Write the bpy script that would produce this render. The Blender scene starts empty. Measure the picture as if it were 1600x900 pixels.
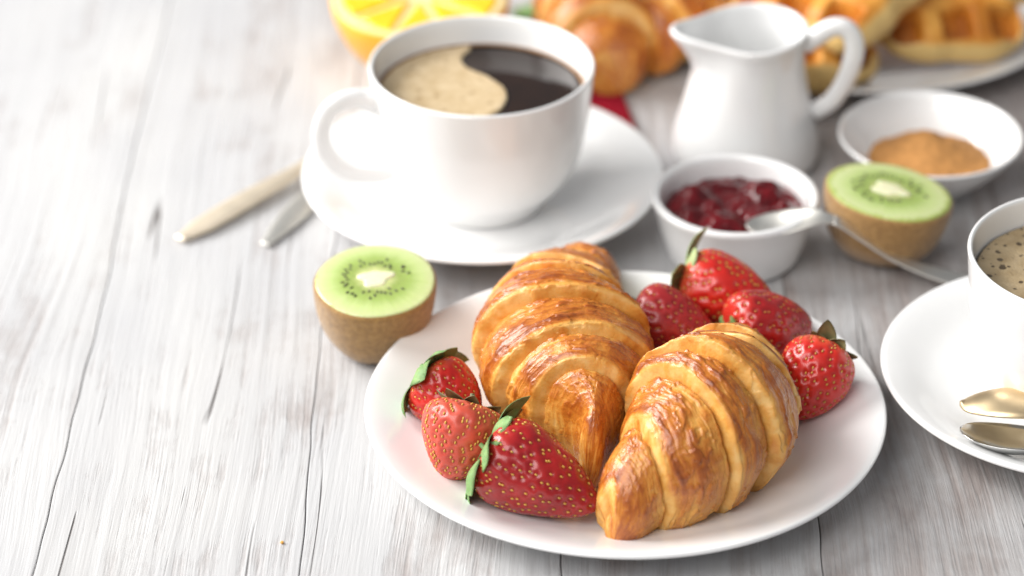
import bpy, math, random
import numpy as np
from mathutils import Vector, Matrix, Euler

# ------------------------------------------------------------------ camera, world, light, exposure
scene = bpy.context.scene
COL = scene.collection
R = math.radians

cam_data = bpy.data.cameras.new("camera")
cam_obj = bpy.data.objects.new("camera", cam_data)
COL.objects.link(cam_obj)
cam_data.sensor_width = 36.0
cam_data.lens = 108.0
cam_data.clip_start = 0.05
cam_data.clip_end = 50.0
cam_obj.location = (0.0, -1.1143, 0.66955)
cam_obj.rotation_euler = (R(90 - 31), 0, 0)
cam_data.dof.use_dof = True
cam_data.dof.focus_distance = 1.158
cam_data.dof.aperture_fstop = 4.9
scene.camera = cam_obj

world = bpy.data.worlds.new("World")
scene.world = world
world.use_nodes = True
wbg = world.node_tree.nodes["Background"]
wbg.inputs[0].default_value = (0.93, 0.96, 1.0, 1)
wbg.inputs[1].default_value = 0.24

def area(name, loc, target, size, size_y, power, color):
    d = bpy.data.lights.new(name, 'AREA')
    d.shape = 'RECTANGLE'; d.size = size; d.size_y = size_y
    d.energy = power; d.color = color
    o = bpy.data.objects.new(name, d); COL.objects.link(o)
    o.location = loc
    o.rotation_euler = (Vector(target) - Vector(loc)).to_track_quat('-Z', 'Y').to_euler()
    return o
area("window_light", (-1.55, 0.50, 1.10), (0.05, 0.0, 0.0), 1.3, 1.2, 66.0, (1.0, 0.985, 0.96))
area("front_fill_light", (-0.95, -1.25, 1.55), (0.0, 0.0, 0.0), 1.5, 1.2, 32.0, (1.0, 0.985, 0.965))  # added soft fill from front left, brightens the fronts facing the camera

scene.view_settings.view_transform = 'Standard'
scene.view_settings.look = 'None'
scene.view_settings.exposure = 0.17
scene.view_settings.gamma = 1.0
scene.view_settings.use_curve_mapping = False
scene.cycles.max_bounces = 8
scene.cycles.use_denoising = True

# ------------------------------------------------------------------ numeric helpers
_rng=np.random.RandomState(7)
_PERM=np.concatenate([_rng.permutation(256)]*3)
_G=_rng.normal(size=(256,3)); _G/=np.linalg.norm(_G,axis=1)[:,None]
def perlin(p):
    p=np.asarray(p,float); s=p.shape[:-1]; p=p.reshape(-1,3)
    i=np.floor(p).astype(int); f=p-i; u=f*f*f*(f*(f*6-15)+10); i=i&255
    out=0
    for dx in (0,1):
        wx=u[:,0] if dx else 1-u[:,0]
        for dy in (0,1):
            wy=u[:,1] if dy else 1-u[:,1]
            for dz in (0,1):
                wz=u[:,2] if dz else 1-u[:,2]
                h=_PERM[_PERM[_PERM[(i[:,0]+dx)&255]+((i[:,1]+dy)&255)]+((i[:,2]+dz)&255)]
                out=out+wx*wy*wz*((f-np.array([dx,dy,dz]))*_G[h]).sum(1)
    return out.reshape(s)*1.6
def fbm(p,o=4):
    a=1.;t=0;p=np.asarray(p,float)
    for k in range(o): t=t+a*perlin(p); p=p*2.03+11.7; a*=.5
    return t
def sstep(a,b,x):
    t=np.clip((x-a)/(b-a),0,1); return t*t*(3-2*t)
def spline(pts,n):
    pts=np.asarray(pts,float); d=np.linalg.norm(np.diff(pts[:,:2],axis=0),axis=1); t=np.concatenate([[0],np.cumsum(d)])
    m=np.zeros_like(pts); m[1:-1]=(pts[2:]-pts[:-2])/(t[2:]-t[:-2])[:,None]; m[0]=(pts[1]-pts[0])/d[0]; m[-1]=(pts[-1]-pts[-2])/d[-1]
    x=np.linspace(0,t[-1],n); k=np.clip(np.searchsorted(t,x,side='right')-1,0,len(t)-2)
    h=d[k]; u=((x-t[k])/h)[:,None]; hh=h[:,None]
    return (2*u**3-3*u**2+1)*pts[k]+(u**3-2*u**2+u)*hh*m[k]+(-2*u**3+3*u**2)*pts[k+1]+(u**3-u**2)*hh*m[k+1]
def croissant(st,bands,mid,nu,nv,seed,slant=.02,amp=.26):
    """st rows: x,y,half width,height ; bands: borders in 0..1 ; mid: index of the outermost band"""
    C=spline(st,nu); s=np.linspace(0,1,nu)
    tan=np.gradient(C[:,:2],axis=0); tan/=np.linalg.norm(tan,axis=1)[:,None]; nor=np.stack([tan[:,1],-tan[:,0]],1)
    th=np.linspace(0,2*np.pi,nv,endpoint=False)
    S,T=np.meshgrid(s,th,indexing='ij')
    cap=np.sqrt(np.clip(1-(1-np.clip(s/.06,0,1))**2,0,1))*np.sqrt(np.clip(1-(1-np.clip((1-s)/.06,0,1))**2,0,1))
    cap=np.maximum(cap,.02)
    a=(C[:,2]*cap)[:,None]; h=(C[:,3]*cap**.8)[:,None]
    o=np.array([seed*3.1,seed*1.7,seed*.9])
    q=np.stack([S*7,np.cos(T)*1.3,np.sin(T)*1.3],-1)+o
    Sw=S+slant*np.cos(T)+.016*perlin(q)+.006*perlin(q*2.7)
    b=np.array(bands); k=np.clip(np.searchsorted(b,Sw.ravel(),side='right')-1,0,len(b)-2).reshape(S.shape)
    t=np.clip((Sw-b[k])/(b[k+1]-b[k]),0,1)
    tt=np.where(k<mid,t,np.where(k>mid,1-t,np.minimum(t,1-t)*1.6))
    wall=np.clip((tt-.01)/.16,0,1); wall=1-(1-wall)**2.0
    prof=wall*(1-.85*np.clip(tt-.35,0,1)**1.5)-.16*np.exp(-((tt-.03)/.05)**2)
    prof=np.where(k==mid,wall*.95,prof)
    bandamp=1+.35*np.sin(k*2.4+seed)
    m=1+amp*(prof-.62)*bandamp
    p3=np.stack([S*6,np.cos(T),np.sin(T)],-1)*1.2+o
    pz=np.stack([Sw*17,np.cos(T)*1.1,np.sin(T)*1.1],-1)+o
    m=m+.06*perlin(p3)
    # lamination wrinkles: run round the roll, close together along it
    lam=fbm(np.stack([Sw*95,np.cos(T)*2.0,np.sin(T)*2.0],-1)+o,3)
    lam2=fbm(np.stack([Sw*24,np.cos(T)*2.0,np.sin(T)*2.0],-1)+o+5,3)
    bli=fbm(np.stack([S*34,np.cos(T)*6,np.sin(T)*6],-1)+o+9,4)
    flake=fbm(np.stack([Sw*52,np.cos(T)*4.5,np.sin(T)*4.5],-1)+o+31,2)
    fe=sstep(.02,.09,flake)*sstep(0,.35,perlin(p3*2.1+40))       # thin lifted flakes with sharp edges
    crease=np.exp(-(lam2/.09)**2)*sstep(-.1,.4,perlin(p3*2.5+3))
    m=m+.014*lam*(.45+.55*wall)+.015*lam2-.014*crease+.009*bli+.024*fe
    X=a*m*np.cos(T); Z=h*.45+h*.55*m*np.sin(T)
    low=np.clip(-np.sin(T),0,1)
    X=X*(1-.12*low)
    e=.0035; Z=np.where(Z>e*2,Z,e*(1+np.tanh((Z-e)/e))*1.0); Z=np.maximum(Z-.0005,0)
    P=np.stack([C[:,0][:,None]+nor[:,0][:,None]*X,C[:,1][:,None]+nor[:,1][:,None]*X,Z],-1)
    # lean the wraps a little along the axis so the edges overhang
    P[...,:2]+=tan[:,None,:]*(np.where(k<mid,-1,np.where(k>mid,1,0))*wall*.0014*np.minimum(1,a/.02))[...,None]
    toast=.14+.40*sstep(.08,.34,tt)-.15*sstep(.6,1.,tt)*(k!=mid)+.16*np.exp(-((tt-.30)/.07)**2)
    toast=toast+.17*lam2+.13*perlin(pz+20)+.13*bli+.17*lam+.10*crease+.10*fe
    toast=toast*(.62+.38*sstep(.15,.75,Z/np.maximum(h,1e-4)))+.25*sstep(.06,0,np.minimum(S,1-S))
    return P.reshape(-1,3),toast.ravel()

# ------------------------------------------------------------------ object helpers
def empty(name, label, cat, loc=(0, 0, 0), rot=(0, 0, 0), group=None):
    o = bpy.data.objects.new(name, None); COL.objects.link(o)
    o.empty_display_size = 0.01
    o.location = loc; o.rotation_euler = rot
    return tag(o, label, cat, group)

def tag(o, label=None, cat=None, group=None, kind=None):
    if label: o["label"] = label
    if cat: o["category"] = cat
    if group: o["group"] = group
    if kind: o["kind"] = kind
    return o

def mesh(name, verts, faces, mat, parent=None, smooth=True, attr=None):
    me = bpy.data.meshes.new(name)
    me.from_pydata([tuple(v) for v in np.asarray(verts, float).tolist()], [], [tuple(f) for f in faces])
    if smooth: me.polygons.foreach_set("use_smooth", [True] * len(me.polygons))
    if attr:
        for k, v in attr.items():
            a = me.attributes.new(k, 'FLOAT', 'POINT'); a.data.foreach_set("value", np.asarray(v, np.float32))
    me.update()
    o = bpy.data.objects.new(name, me); COL.objects.link(o)
    if mat: me.materials.append(mat)
    if parent: o.parent = parent
    return o

def grid_faces(nu, nv, wrap=True):
    f = []
    for i in range(nu - 1):
        for j in range(nv if wrap else nv - 1):
            k = (j + 1) % nv
            f.append((i * nv + j, (i + 1) * nv + j, (i + 1) * nv + k, i * nv + k))
    return f

def curve_pts(pts, n):
    """smooth curve through 2-D or 3-D points"""
    pts = np.asarray(pts, float)
    d = np.linalg.norm(np.diff(pts, axis=0), axis=1); t = np.concatenate([[0], np.cumsum(d)])
    m = np.zeros_like(pts)
    m[1:-1] = (pts[2:] - pts[:-2]) / (t[2:] - t[:-2])[:, None]
    m[0] = (pts[1] - pts[0]) / d[0]; m[-1] = (pts[-1] - pts[-2]) / d[-1]
    x = np.linspace(0, t[-1], n); k = np.clip(np.searchsorted(t, x, side='right') - 1, 0, len(t) - 2)
    h = d[k]; u = ((x - t[k]) / h)[:, None]; hh = h[:, None]
    return (2*u**3-3*u**2+1)*pts[k]+(u**3-2*u**2+u)*hh*m[k]+(-2*u**3+3*u**2)*pts[k+1]+(u**3-u**2)*hh*m[k+1]

def lathe(name, prof, mat, parent=None, n=128, m=160, warp=None, smooth_prof=True):
    p = curve_pts(prof, m) if smooth_prof else np.asarray(prof, float)
    p[:, 0] = np.maximum(p[:, 0], 1e-5)
    a = np.linspace(0, 2 * np.pi, n, endpoint=False)
    V = np.stack([p[:, 0][:, None] * np.cos(a), p[:, 0][:, None] * np.sin(a), np.repeat(p[:, 1][:, None], n, 1)], -1)
    if warp is not None: V = warp(V, a)
    return mesh(name, V.reshape(-1, 3), grid_faces(len(p), n), mat, parent)

def sweep(name, path, ra, rb, mat, parent=None, up=(0, 0, 1), n=24, m=80, power=2.0):
    """tube with elliptic section: ra across (normal x up), rb along the in-plane normal"""
    P = curve_pts(path, m)
    s = np.linspace(0, 1, m)
    ra = np.interp(s, np.linspace(0, 1, len(ra)), ra); rb = np.interp(s, np.linspace(0, 1, len(rb)), rb)
    T = np.gradient(P, axis=0); T /= np.linalg.norm(T, axis=1)[:, None]
    side = np.cross(T, np.array(up, float)); side /= np.linalg.norm(side, axis=1)[:, None]
    nn = np.cross(side, T)
    a = np.linspace(0, 2 * np.pi, n, endpoint=False)
    ca = np.sign(np.cos(a)) * np.abs(np.cos(a)) ** (2 / power); sa = np.sign(np.sin(a)) * np.abs(np.sin(a)) ** (2 / power)
    V = P[:, None] + side[:, None] * (ra[:, None] * ca)[..., None] + nn[:, None] * (rb[:, None] * sa)[..., None]
    V = V.reshape(-1, 3); F = grid_faces(m, n)
    V = np.concatenate([V, P[:1], P[-1:]]); i0 = m * n
    for j in range(n):
        k = (j + 1) % n
        F.append((i0, j, k)); F.append((i0 + 1, (m - 1) * n + k, (m - 1) * n + j))
    return mesh(name, V, F, mat, parent)

# ------------------------------------------------------------------ materials
def new_mat(name):
    m = bpy.data.materials.new(name); m.use_nodes = True
    nt = m.node_tree; b = nt.nodes["Principled BSDF"]
    return m, nt, b

def N(nt, typ, **kw):
    n = nt.nodes.new(typ)
    for k, v in kw.items():
        if k == 'inp':
            for kk, vv in v.items(): n.inputs[kk].default_value = vv
        else: setattr(n, k, v)
    return n

def ramp(nt, fac, stops, interp='LINEAR'):
    n = nt.nodes.new("ShaderNodeValToRGB"); cr = n.color_ramp; cr.interpolation = interp
    while len(cr.elements) < len(stops): cr.elements.new(0.5)
    for e, (p, c) in zip(cr.elements, stops):
        e.position = p; e.color = (c[0], c[1], c[2], 1) if len(c) == 3 else c
    nt.links.new(fac, n.inputs[0]); return n.outputs[0]

def math_n(nt, op, a, b=None, clamp=False):
    n = nt.nodes.new("ShaderNodeMath"); n.operation = op; n.use_clamp = clamp
    for i, v in enumerate((a, b)):
        if v is None: continue
        if isinstance(v, (int, float)): n.inputs[i].default_value = v
        else: nt.links.new(v, n.inputs[i])
    return n.outputs[0]

def mix_c(nt, fac, a, b, mode='MIX'):
    n = nt.nodes.new("ShaderNodeMix"); n.data_type = 'RGBA'; n.blend_type = mode
    for i, v in ((0, fac), (6, a), (7, b)):
        if isinstance(v, (int, float)): n.inputs[i].default_value = v
        elif isinstance(v, tuple): n.inputs[i].default_value = (*v, 1) if len(v) == 3 else v
        else: nt.links.new(v, n.inputs[i])
    return n.outputs[2]

def noise(nt, vec, scale, detail=4, rough=0.5, dist=0.0):
    n = nt.nodes.new("ShaderNodeTexNoise"); n.inputs["Scale"].default_value = scale
    n.inputs["Detail"].default_value = detail; n.inputs["Roughness"].default_value = rough
    n.inputs["Distortion"].default_value = dist
    if vec is not None: nt.links.new(vec, n.inputs["Vector"])
    return n.outputs[0]

def mapping(nt, vec, scale=(1, 1, 1), loc=(0, 0, 0)):
    n = nt.nodes.new("ShaderNodeMapping"); n.inputs["Scale"].default_value = scale; n.inputs["Location"].default_value = loc
    nt.links.new(vec, n.inputs["Vector"]); return n.outputs[0]

def objcoord(nt): return nt.nodes.new("ShaderNodeTexCoord").outputs["Object"]

def bump(nt, b, height, strength=0.3, dist=0.001, prev=None):
    n = nt.nodes.new("ShaderNodeBump"); n.inputs["Strength"].default_value = strength; n.inputs["Distance"].default_value = dist
    nt.links.new(height, n.inputs["Height"])
    if prev is not None: nt.links.new(prev, n.inputs["Normal"])
    if b is not None: nt.links.new(n.outputs[0], b.inputs["Normal"])
    return n.outputs[0]

def simple(name, col, rough=0.4, metal=0.0, coat=0.0, sss=0.0, var=0.06, vscale=120, bmp=0.0, bscale=400, sssr=(1, .5, .3), sss_scale=.003):
    m, nt, b = new_mat(name)
    c = objcoord(nt)
    nz = noise(nt, c, vscale, 4)
    lo = tuple(x * (1 - var) for x in col); hi = tuple(min(1, x * (1 + var)) for x in col)
    nt.links.new(ramp(nt, nz, [(.3, lo), (.7, hi)]), b.inputs["Base Color"])
    b.inputs["Roughness"].default_value = rough; b.inputs["Metallic"].default_value = metal
    b.inputs["Coat Weight"].default_value = coat; b.inputs["Coat Roughness"].default_value = 0.12
    if sss:
        b.inputs["Subsurface Weight"].default_value = sss; b.inputs["Subsurface Scale"].default_value = sss_scale
        b.inputs["Subsurface Radius"].default_value = sssr
    if bmp: bump(nt, b, noise(nt, c, bscale, 4), bmp, 0.0006)
    return m

def porcelain_mat():
    m, nt, b = new_mat("porcelain")
    c = objcoord(nt)
    nt.links.new(ramp(nt, noise(nt, c, 30, 3), [(.3, (.83, .83, .825)), (.7, (.87, .87, .865))]), b.inputs["Base Color"])
    b.inputs["Roughness"].default_value = 0.22
    b.inputs["Coat Weight"].default_value = 0.5; b.inputs["Coat Roughness"].default_value = 0.06
    bump(nt, b, noise(nt, c, 45, 2), 0.04, 0.001)
    return m
PORC = porcelain_mat()

def wood_mat():
    m, nt, b = new_mat("whitewashed_wood")
    geo = N(nt, "ShaderNodeNewGeometry").outputs["Position"]
    info = N(nt, "ShaderNodeObjectInfo")
    off = N(nt, "ShaderNodeVectorMath", operation='SCALE'); off.inputs[0].default_value = (3.1, 7.7, 1.3)
    nt.links.new(info.outputs["Random"], off.inputs["Scale"])
    add = N(nt, "ShaderNodeVectorMath", operation='ADD'); nt.links.new(geo, add.inputs[0]); nt.links.new(off.outputs[0], add.inputs[1])
    p = add.outputs[0]
    wear = N(nt, "ShaderNodeAttribute", attribute_type='OBJECT', attribute_name='wear').outputs["Fac"]
    # grain warped round knots
    warp = noise(nt, mapping(nt, p, (9, 3.2, 9)), 1.0, 2)
    sw = N(nt, "ShaderNodeVectorMath", operation='MULTIPLY_ADD')
    cmb = N(nt, "ShaderNodeCombineXYZ"); nt.links.new(math_n(nt, 'SUBTRACT', warp, .5), cmb.inputs[0])
    nt.links.new(cmb.outputs[0], sw.inputs[0]); sw.inputs[1].default_value = (.030, 0, 0); nt.links.new(p, sw.inputs[2])
    q = sw.outputs[0]
    grain = noise(nt, mapping(nt, q, (300, 6, 30)), 1.0, 5, .62)
    fine = noise(nt, mapping(nt, q, (900, 45, 100)), 1.0, 3, .6)
    rings = noise(nt, mapping(nt, q, (85, 2.4, 10)), 1.0, 3, .55)
    patch = noise(nt, mapping(nt, p, (22, 9, 10)), 1.0, 5, .6, .4)
    blot = noise(nt, mapping(nt, p, (60, 40, 10)), 1.0, 5, .65)
    # bare = where paint is worn
    t = math_n(nt, 'MULTIPLY', math_n(nt, 'SUBTRACT', grain, .5), 1.15)
    t = math_n(nt, 'ADD', t, math_n(nt, 'MULTIPLY', math_n(nt, 'SUBTRACT', rings, .5), .9))
    t = math_n(nt, 'ADD', t, math_n(nt, 'MULTIPLY', math_n(nt, 'SUBTRACT', patch, .5), 2.0))
    t = math_n(nt, 'ADD', t, math_n(nt, 'MULTIPLY', math_n(nt, 'SUBTRACT', blot, .5), .9))
    t = math_n(nt, 'ADD', t, math_n(nt, 'MULTIPLY', math_n(nt, 'SUBTRACT', fine, .5), .5))
    t = math_n(nt, 'ADD', t, wear)
    bare = N(nt, "ShaderNodeMapRange", inp={1: .05, 2: .75, 3: 0, 4: 1}); nt.links.new(t, bare.inputs[0]); bare = bare.outputs[0]
    tint = noise(nt, mapping(nt, p, (14, 6, 5), (3, 1, 0)), 1.0, 3)
    paint = ramp(nt, tint, [(.3, (.465, .465, .478)), (.7, (.565, .56, .555))])
    lines = noise(nt, mapping(nt, q, (330, 3.6, 30), (5, 2, 0)), 1.0, 4, .6)
    lg = ramp(nt, noise(nt, mapping(nt, p, (16, 7, 5), (2, 8, 0)), 1.0, 3), [(.38, (.06,) * 3), (.70, (.62,) * 3)])
    lf_ = math_n(nt, 'MULTIPLY', ramp(nt, lines, [(.46, (0,) * 3), (.74, (.85,) * 3)]), lg)
    paint = mix_c(nt, lf_, paint, (.25, .24, .235))
    woodc = ramp(nt, fine, [(.25, (.13, .10, .09)), (.5, (.27, .215, .195)), (.8, (.42, .37, .35))])
    col = mix_c(nt, math_n(nt, 'MULTIPLY', bare, .75), paint, woodc)
    # long thin cracks
    cr = noise(nt, mapping(nt, q, (38, 1.1, 5), (4.7, 2.3, 0)), 1.0, 2, .4)
    cr = math_n(nt, 'ABSOLUTE', math_n(nt, 'SUBTRACT', cr, .5))
    crm = N(nt, "ShaderNodeMapRange", inp={1: .0, 2: .009, 3: 1, 4: 0}); nt.links.new(cr, crm.inputs[0])
    gate = N(nt, "ShaderNodeMapRange", inp={1: .55, 2: .65, 3: 0, 4: 1}); nt.links.new(noise(nt, mapping(nt, p, (30, 11, 5), (9, 4, 0)), 1.0, 2), gate.inputs[0])
    crk = math_n(nt, 'MULTIPLY', crm.outputs[0], gate.outputs[0])
    col = mix_c(nt, math_n(nt, 'MULTIPLY', crk, .85), col, (.075, .06, .055))
    nt.links.new(col, b.inputs["Base Color"])
    nt.links.new(ramp(nt, bare, [(0, (.5,) * 3), (1, (.72,) * 3)]), b.inputs["Roughness"])
    b.inputs["Specular IOR Level"].default_value = .35
    h = math_n(nt, 'ADD', math_n(nt, 'MULTIPLY', grain, -.7), math_n(nt, 'MULTIPLY', bare, -.5))
    h = math_n(nt, 'ADD', h, math_n(nt, 'MULTIPLY', crk, -1.6))
    h = math_n(nt, 'ADD', h, math_n(nt, 'MULTIPLY', fine, -.25))
    bump(nt, b, h, .6, .0012)
    return m
WOOD = wood_mat()

def crust_mat():
    m, nt, b = new_mat("croissant_crust")
    t = N(nt, "ShaderNodeAttribute", attribute_name='toast').outputs["Fac"]
    c = objcoord(nt)
    n1 = noise(nt, c, 420, 5, .65)
    n2 = noise(nt, c, 120, 4, .6)
    tt = math_n(nt, 'ADD', t, math_n(nt, 'MULTIPLY', math_n(nt, 'SUBTRACT', n1, .5), .35))
    tt = math_n(nt, 'ADD', tt, math_n(nt, 'MULTIPLY', math_n(nt, 'SUBTRACT', n2, .5), .35))
    col = ramp(nt, tt, [(0, (.80, .49, .165)), (.22, (.73, .36, .072)), (.45, (.58, .20, .026)), (.7, (.39, .098, .011)), (1, (.19, .038, .006))])
    nt.links.new(col, b.inputs["Base Color"])
    nt.links.new(ramp(nt, tt, [(.1, (.52,) * 3), (.5, (.27,) * 3), (1, (.32,) * 3)]), b.inputs["Roughness"])
    b.inputs["Subsurface Weight"].default_value = .12; b.inputs["Subsurface Scale"].default_value = .004
    b.inputs["Subsurface Radius"].default_value = (1, .5, .2)
    b.inputs["Coat Weight"].default_value = .3; b.inputs["Coat Roughness"].default_value = .2
    bump(nt, b, math_n(nt, 'ADD', n1, math_n(nt, 'MULTIPLY', n2, 1.2)), .42, .0009)
    return m
CRUST = crust_mat()

METAL_S = simple("polished_steel", (.55, .55, .54), .2, 1.0, var=.04)
METAL_H = simple("pale_gold_metal", (.93, .82, .66), .55, 1.0, var=.05)
METAL_B = simple("brushed_steel", (.80, .78, .73), .46, 1.0, var=.05)
METAL_G = simple("champagne_gold_metal", (.74, .58, .36), .36, 1.0, var=.05)

# ------------------------------------------------------------------ table of painted planks
table = bpy.data.objects.new("table", None); COL.objects.link(table); table["kind"] = "structure"
PITCH = .0962
def plank(x0, i, wear):
    xw = PITCH + .0003; L0, L1 = -.75, 1.15
    rng = np.random.RandomState(100 + i)
    ny = 420; y = np.linspace(L0, L1, ny)
    def wob(k):
        return .0016 * perlin(np.stack([y * 9, y * 0 + k, y * 0 + .5], 1)) + .0008 * perlin(np.stack([y * 40, y * 0 + k + 7.3, y * 0 + .5], 1))
    kl, kr = i * 1.37 + .21, (i + 1) * 1.37 + .21
    lean = .010 * y            # boards run very slightly off the view axis
    big = .0045 * perlin(np.stack([y * 4.2, y * 0 + 3.3, y * 0 + kl], 1)); bigr = .0045 * perlin(np.stack([y * 4.2, y * 0 + 3.3, y * 0 + kr], 1))
    xl = x0 + wob(kl) + lean + big + .0006; xr = x0 + xw + wob(kr + .013) + lean + bigr
    prof = [(0, 0, -.022), (0, 0, -.0006), (0, .0002, -.0001), (0, .0005, 0), (.3, 0, 0), (.7, 0, 0), (1, -.0005, 0), (1, -.0002, -.0001), (1, 0, -.0006), (1, 0, -.022)]
    V = []
    for u, dx, z in prof:
        V.append(np.stack([xl + (xr - xl) * u + dx, y, np.full(ny, z)], 1))
    V = np.stack(V, 1).reshape(-1, 3)
    n = len(prof)
    F = []
    for a in range(ny - 1):
        for j in range(n):
            k = (j + 1) % n
            F.append((a * n + j, a * n + k, (a + 1) * n + k, (a + 1) * n + j))
    F.append(tuple(reversed(range(n)))); F.append(tuple((ny - 1) * n + j for j in range(n)))
    o = mesh("plank", V, F, WOOD, table, smooth=False)
    o["wear"] = wear
    return o
for i in range(-10, 12):
    w = {-1: -.02, -2: -.06, -3: -.04, 0: .12, 1: .42, 2: .60, 3: .62}.get(i, .05)
    plank(.0195 + i * PITCH, i, w)

# ------------------------------------------------------------------ crockery
def dish(name, label, cat, loc, prof, group=None, part="bowl"):
    o = lathe(name, prof, PORC, n=160, m=220)
    o.location = loc
    return tag(o, label, cat, group)

PL = (.0438, -.1176)
dish("dinner_plate", "white round plate carrying two croissants and strawberries", "plate", (PL[0], PL[1], 0),
     [(0, .0035), (.03, .0035), (.052, .0032), (.056, .0008), (.060, .0006), (.0635, .0035), (.080, .0085), (.096, .0148), (.1000, .0168), (.1010, .0178), (.1004, .0188), (.0985, .0186), (.094, .0172), (.080, .0118), (.066, .0082), (.055, .0071), (.03, .0068), (0, .0068)])
PLZ = .0069

SAUC = [(0, .004), (.028, .004), (.040, .0036), (.0425, .0008), (.0455, .0006), (.048, .004), (.060, .0098), (.072, .0165), (.0772, .0192), (.0788, .0203), (.0785, .0215), (.0768, .0217), (.070, .0192), (.058, .0130), (.045, .0086), (.034, .0074), (.028, .0072), (0, .0072)]
CUPZ = .0074
CUP = [(0, .0028), (.022, .0028), (.0245, .0006), (.027, .0004), (.0283, .003), (.031, .0065), (.0375, .0145), (.0425, .0245), (.0455, .038), (.0472, .052), (.0485, .0645), (.0486, .0657), (.0478, .0664), (.0467, .0657), (.0455, .055), (.0438, .040), (.0408, .027), (.035, .0165), (.027, .009), (.018, .0062), (0, .0058)]

def cup(name, label, loc, ang, scale=1.0):
    e = empty(name, label, "cup", (loc[0], loc[1], CUPZ), (0, 0, 0))
    lathe("body", CUP, PORC, e, n=160, m=240)
    ca, sa = math.cos(ang), math.sin(ang)
    path = [(.0462, .0545), (.056, .0580), (.0665, .0550), (.0715, .0445), (.0690, .0325), (.0600, .0235), (.0475, .0205), (.0402, .0215)]
    path3 = [(r * ca, r * sa, z) for r, z in path]
    sweep("handle", path3, [.0052, .0047, .0041, .0040, .0040, .0044, .0052], [.0036, .0030, .0025, .0025, .0025, .0028, .0036], PORC, e, up=(-sa, ca, 0), n=28, m=90)
    return e

C1 = (-.0130, .0638)
dish("saucer", "large white saucer under the black coffee cup", "saucer", (C1[0], C1[1], 0), SAUC, "saucers under the coffee cups")
cup("coffee_cup", "white cup of black coffee with foam on one half, handle to the left", C1, R(197))
C2 = (.2240, -.0960)
dish("saucer", "white saucer cut by the right edge, two spoons on it", "saucer", (C2[0], C2[1], 0), SAUC, "saucers under the coffee cups")
cup("coffee_cup", "white cup of foamy coffee cut off by the right edge", C2, R(15))

def coffee_mat():
    m, nt, b = new_mat("black_coffee")
    c = objcoord(nt)
    nt.links.new(ramp(nt, noise(nt, c, 60, 3), [(.3, (.012, .005, .003)), (.7, (.020, .008, .004))]), b.inputs["Base Color"])
    b.inputs["Roughness"].default_value = .06
    bump(nt, b, noise(nt, c, 35, 1), .03, .0008)
    return m
def foam_mat(name, c0, c1, dark, dsc, dthr):
    m, nt, b = new_mat(name)
    c = objcoord(nt)
    n1 = noise(nt, c, 170, 5, .6)
    col = ramp(nt, n1, [(.3, c0), (.7, c1)])
    vo = N(nt, "ShaderNodeTexVoronoi", inp={"Scale": dsc}); nt.links.new(c, vo.inputs["Vector"])
    rnd = N(nt, "ShaderNodeSeparateColor"); nt.links.new(vo.outputs["Color"], rnd.inputs[0])
    rad = math_n(nt, 'MULTIPLY', math_n(nt, 'POWER', rnd.outputs[0], 3.0), dthr)
    d = math_n(nt, 'LESS_THAN', vo.outputs["Distance"], rad)
    col = mix_c(nt, math_n(nt, 'MULTIPLY', d, .85), col, dark)
    nt.links.new(col, b.inputs["Base Color"]); b.inputs["Roughness"].default_value = .35
    vo2 = N(nt, "ShaderNodeTexVoronoi", inp={"Scale": 900.}); nt.links.new(c, vo2.inputs["Vector"])
    bump(nt, b, math_n(nt, 'ADD', math_n(nt, 'MULTIPLY', vo2.outputs["Distance"], -.6), math_n(nt, 'MULTIPLY', d, -1.0)), .5, .0006)
    return m
COFFEE = coffee_mat()
FOAM = foam_mat("coffee_foam", (.50, .36, .19), (.66, .52, .33), (.36, .24, .12), 260., .40)
FOAM2 = foam_mat("bubbly_coffee_foam", (.38, .27, .14), (.52, .40, .24), (.035, .018, .008), 330., .62)

def slab(name, outline, z0, z1, mat, parent):
    """a flat body with a rounded shoulder from a closed outline"""
    o = np.asarray(outline, float); n = len(o); c = o.mean(0)
    tg = np.roll(o, -1, 0) - np.roll(o, 1, 0); tg /= np.linalg.norm(tg, axis=1)[:, None]; nr = np.stack([tg[:, 1], -tg[:, 0]], 1)
    V = []
    for ins, z in ((0, z0), (0, z0 + (z1 - z0) * .5), (.0004, z0 + (z1 - z0) * .85), (.0011, z1)):
        V.append(np.concatenate([o - nr * ins, np.full((n, 1), z)], 1))
    V = np.concatenate(V)
    F = []
    for r in range(3):
        for j in range(n):
            k = (j + 1) % n; F.append((r * n + j, r * n + k, (r + 1) * n + k, (r + 1) * n + j))
    F.append(tuple(3 * n + j for j in range(n))); F.append(tuple(reversed(range(n))))
    return mesh(name, V, F, mat, parent, smooth=False)

# black coffee with a comma of foam
ce = empty("coffee", "black coffee with pale foam curling over its left half", "coffee", (C1[0], C1[1], CUPZ))
CZ = .0525; CR = .0450
lathe("liquid", [(0, CZ - .004), (CR - .002, CZ - .004), (CR - .0006, CZ - .0005), (CR - .0004, CZ + .0006), (CR - .0022, CZ), (.03, CZ), (0, CZ)], COFFEE, ce, n=96, smooth_prof=False)
bnd = curve_pts(np.array([(-.0184, .1046), (-.0222, .0945), (-.0196, .0859), (-.0111, .0780), (-.0041, .0680), (-.0022, .0580), (-.0055, .0460), (-.016, .034), (-.024, .0225)]) - np.array(C1), 50)
rr = CR - .0010
a0 = math.atan2(bnd[-1][1], bnd[-1][0]) % (2 * math.pi); a1 = math.atan2(bnd[0][1], bnd[0][0]) % (2 * math.pi)
arc = [(rr * math.cos(a), rr * math.sin(a)) for a in np.linspace(a0, a1, 70)]
bb = [tuple(p) for p in bnd if p[0] ** 2 + p[1] ** 2 < (rr - .0006) ** 2]
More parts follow.
